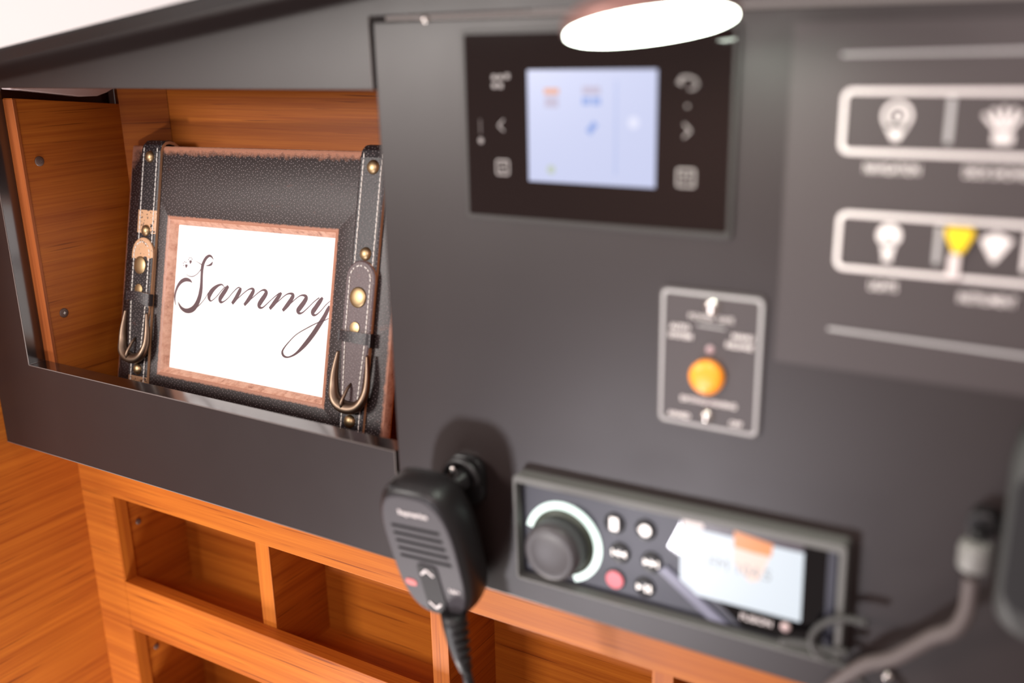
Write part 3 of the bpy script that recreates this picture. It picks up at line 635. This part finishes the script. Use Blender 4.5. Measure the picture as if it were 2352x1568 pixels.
def ribbon(m, st, y=-.22):
    P = smooth([(a, 0, b) for a, b, w in st], 5); Wd = smooth([(w, 0, 0) for a, b, w in st], 5)
    top = []; bot = []
    for i, p in enumerate(P):
        t = (P[min(i + 1, len(P) - 1)] - P[max(i - 1, 0)]).normalized(); n = Vector((-t.z, 0, t.x)) * max(Wd[i].x, .22) / 2
        for q, lst in ((p + n, top), (p - n, bot)): lst.append((q.x, y - max(0, -q.x) * 1.06 - max(0, q.x - 183.9) * 1.06, q.z))
    b = len(m.v); m.v += top + bot; k = len(top)
    for i in range(k - 1): m.f.append([b + i, b + i + 1, b + k + i + 1, b + k + i]); m.mi.append(0); m.sm.append(False)
m = MB()
for i, st in enumerate(LET): ribbon(m, st, -.22 - i * .006)
m.build('lettering', INK, pa, local=True, recalc=False)
for (px_, pz_), toes in (((17.8, 95.3), [(14.9, 96.9), (16.0, 98.5), (17.9, 98.8), (19.5, 97.7)]), ((12.7, 91.3), [(9.3, 91.4), (8.6, 93.4), (10.2, 94.6), (12.1, 94.3)])):
    m = MB(); c_ = (px_, pz_)
    m.prism([(px_ - 1.5, pz_ + .7), (px_ - .7, pz_ + 1.3), (px_, pz_ + 1.0), (px_ + .8, pz_ + 1.4), (px_ + 1.5, pz_ + .8), (px_ + 1.2, pz_ - .6), (px_ - .1, pz_ - 2.0), (px_ - 1.1, pz_ - .7)], -.32, -.1)
    for tx, tz in toes: m.prism(disc(tx, tz, .36, 10, .62), -.32, -.1)
    m.build('paw_print', INK, pa, local=True)
MB().box(-20, 205, 3, 7, -30, 160).build('backing_board', BLACK_SOFT, pf, local=True)
# easel stand behind
MB().box(70, 110, 7, 9.5, -60, 150).build('easel_leg', BLACK_SOFT, pf, local=True)

def strap(xt, xb, ms, top):
    """leather strap: front run, over the top edge and down the back"""
    path = [(-7.2, -62, 0)]
    path += [(-7.2, 186, 0), (-7.6, 190, 0)]
    C0 = (1, 190); 
    prof = [(-8.4, V0 + 1), (-8.4, 60), (-8.4, 180), (-8.6, 189), (-7.4, 194), (-4.6, 197.2), (-1, 198.2), (4, 198.0), (8.4, 196.0), (10.4, 192), (9.6, 186), (8.6, 176), (8.6, 120)]
    m = MB(); w = 12.6; T = 1.3
    P = [Vector((0, y, z)) for y, z in prof]
    rings = []
    for i, p in enumerate(P):
        t = (P[min(i + 1, len(P) - 1)] - P[max(i - 1, 0)]).normalized(); n = Vector((0, -t.z, t.y)) * T
        f = min(max((p.z - V0) / (V1 - V0), 0), 1); cx = xb + (xt - xb) * f
        o1 = p + n; o2 = p - n; k = .5
        rings.append([(cx - w, o1.y + n.y * 0, o1.z), (cx - w + 1.5, o1.y + n.y * k, o1.z + n.z * k), (cx + w - 1.5, o1.y + n.y * k, o1.z + n.z * k), (cx + w, o1.y, o1.z), (cx + w, o2.y, o2.z), (cx - w, o2.y, o2.z)])
    n_ = 6; b = len(m.v); m.v += [q for r in rings for q in r]
    for k in range(len(rings) - 1):
        for i in range(n_):
            j = (i + 1) % n_; m.f.append([b + k * n_ + i, b + k * n_ + j, b + (k + 1) * n_ + j, b + (k + 1) * n_ + i]); m.mi.append(1 if i in (3, 5) else 0); m.sm.append(False)
    m.f.append([b + i for i in range(n_)]); m.mi.append(1); m.sm.append(False)
    s = m.build('strap', [ms, TAN], pf, local=True)
    # stitching: two rows of short raised stitches
    st = MB()
    for side in (-1, 1):
        z = V0 + 4
        while z < 193:
            f = (z - V0) / (V1 - V0); cx = xb + (xt - xb) * f + side * 8.9; jit = random.uniform(-.18, .18)
            y = -10.35 if z < 188 else -10.35 + (z - 188) ** 1.6 * .28
            st.tube([(cx + jit, y + .5, z), (cx + jit, y, z + .8), (cx - jit, y, z + 3.0), (cx - jit, y + .5, z + 3.8)], .66, 5)
            z += 4.3
    so = st.build('stitching', THREAD, s, local=True); tag(so, kind='stuff')
    return s
sL = strap(-32.3, -29.4, L_STRAP_L, True)
sR = strap(222.6, 221.6, L_STRAP, True)

def rivet(u, v, y, r, h, name='rivet', mt=BRASS):
    return MB().lathe((u, y, v), [(r, 0), (r, .5), (r * .9, h * .55), (r * .6, h * .87), (r * .25, h), (.05, h * 1.02)], n=24).build(name, mt, pf, local=True)
def buckle_set(cx, dv, mt, ms_loop, tone):
    Y0 = -9.9
    # tongue: rounded top, slightly narrower towards the buckle
    def tw(v): return 14.2 if v > 60 else 14.2 - (60 - v) * .07
    vt = 112.5 + dv * .2
    def shape(ins=0):
        pts = []
        R = 14.2 - ins
        for i in range(13):
            a = math.pi * i / 12; pts.append((cx + R * math.cos(a), vt - 14.2 + R * 1.0 * math.sin(a)))
        pts += [(cx - tw(58) + ins, 58 + dv), (cx - 10.6 + ins * .8, 9 + dv)]
        pts += [(cx + 10.6 - ins * .8, 9 + dv), (cx + tw(58) - ins, 58 + dv)]
        return pts
    m = MB()
    A = shape(0); B = shape(1.1)
    n = len(A)
    m.loft([[(x, Y0, z) for x, z in A], [(x, Y0 - 1.9, z) for x, z in A]], 1, False, (True, False))
    m.loft([[(x, Y0 - 1.9, z) for x, z in A], [(x, Y0 - 2.7, z) for x, z in B]], 0, True, (False, True))
    tg = m.build('strap_tongue', [mt, TAN], pf, local=True)
    # stitches along a U
    S = shape(4.0); seq = [S[14]] + [S[13]] + S[12::-1] + [S[16], S[15]]
    P = [Vector((x, Y0 - 2.8, z)) for x, z in seq]
    st = MB(); acc = 0
    for a, b in zip(P, P[1:]):
        L = (b - a).length; d = (b - a) / L if L else Vector((1, 0, 0))
        t = acc
        while t < L:
            q = a + d * t; e = a + d * min(t + 3.1, L + 1.0); st.tube([q + Vector((0, .35, 0)), q.lerp(e, .25) - Vector((0, .1, 0)), q.lerp(e, .75) - Vector((0, .1, 0)), e + Vector((0, .35, 0))], .6, 5); t += 3.9
        acc = t - L
    so = st.build('stitching', THREAD, tg, local=True); tag(so, kind='stuff')
    YT = Y0 - 2.7
    # keeper loop
    zt, zb = 63 + dv * 1.1, 54.5 + dv * 1.1
    m = MB()
    for (z0, z1, mi, ex) in ((zb, zt, 0, 0),):
        arc = []
        for i in range(11):
            a = i / 10; x = cx - 15.4 + 30.8 * a; y = YT - 1.2 - 2.4 * math.sin(math.pi * a) ** .6
            arc.append((x, y))
        sag = 3.2 if tone == 'left' else .4
        rings = []
        for i, (x, y) in enumerate(arc):
            a = i / 10; s_ = sag * (1 - 4 * (a - .5) ** 2)
            rings.append([(x, y, zt + s_ * .4), (x, y, zb + s_ + -sag * a * 1.2), (x, y + 1.3, zb + s_ - sag * a * 1.2), (x, y + 1.3, zt + s_ * .4)])
        b = len(m.v); m.v += [q for r in rings for q in r]
        for k in range(10):
            for i in range(4):
                j = (i + 1) % 4; m.f.append([b + k * 4 + i, b + k * 4 + j, b + (k + 1) * 4 + j, b + (k + 1) * 4 + i]); m.mi.append(1 if i in (1, 3) else 0); m.sm.append(False)
        for r0 in (0, 40): m.f.append([b + r0 + i for i in range(4)]); m.mi.append(1); m.sm.append(False)
        m.box(cx - 16.0, cx - 14.6, YT - 1.5, Y0, zb, zt, 0).box(cx + 14.6, cx + 16.0, YT - 1.5, Y0, zb - 2, zt, 0)
    m.build('keeper_loop', [ms_loop, TAN], pf, local=True)
    # horseshoe buckle, thin at the tips and thick at the bend
    P = [(-14.4, 46), (-15.4, 38), (-16.4, 28), (-16.0, 19), (-13.4, 10.5), (-8.0, 5.6), (0, 4.0), (8.0, 5.6), (13.4, 10.5), (16.0, 19), (16.4, 28), (15.4, 38), (14.2, 46)]
    R = [1.3, 2.2, 3.1, 3.8, 4.6, 5.2, 5.4, 5.2, 4.6, 3.8, 3.1, 2.2, 1.4]
    P3 = smooth([(cx + a, YT - 1.6 - (1 if 3 < i < 9 else 0), b + dv) for i, (a, b) in enumerate(P)], 4); R3 = [v.x for v in smooth([(r, 0, 0) for r in R], 4)]
    m = MB(); m.tube(P3, R3, 16, flat=.8)
    bk = m.build('buckle', BRONZE, pf, local=True)
    m = MB(); m.tube([(cx - 2.4, YT - 5.6, 2.6 + dv), (cx - 2.6, YT - 6.8, 7.0 + dv), (cx - 2.2, YT - 6.0, 11 + dv), (cx - .8, YT - 3.0, 19 + dv), (cx - .4, YT + .3, 22.6 + dv)], [1.5, 1.7, 1.4, 1.2, .9], 10)
    m.build('buckle_prong', BRONZE, bk, local=True)
    return YT
YT = buckle_set(-32.0, 0, L_TONGUE_L, L_STRAP, 'left')
buckle_set(222.0, -5.5, L_TONGUE_R, L_STRAP, 'right')
RL = -10.2
rivet(-32.4, 184.2, RL, 5.2, 3.2); rivet(-31.0, 118.8, RL, 5.2, 3.2); rivet(-29.4, -5.6, RL, 5.0, 3.2)
rivet(-33.0, 87.6, YT, 8.0, 1.6); rivet(-32.6, 66, YT, 5.0, 1.0)
rivet(223.8, 182.0, RL, 5.6, 3.2); rivet(223.6, 116.6, RL, 5.2, 3.2); rivet(221.8, -12.4, RL, 5.2, 3.2)
rivet(221.6, 83.2, YT, 8.0, 1.8); rivet(220.8, 59.8, YT, 4.8, 1.0)
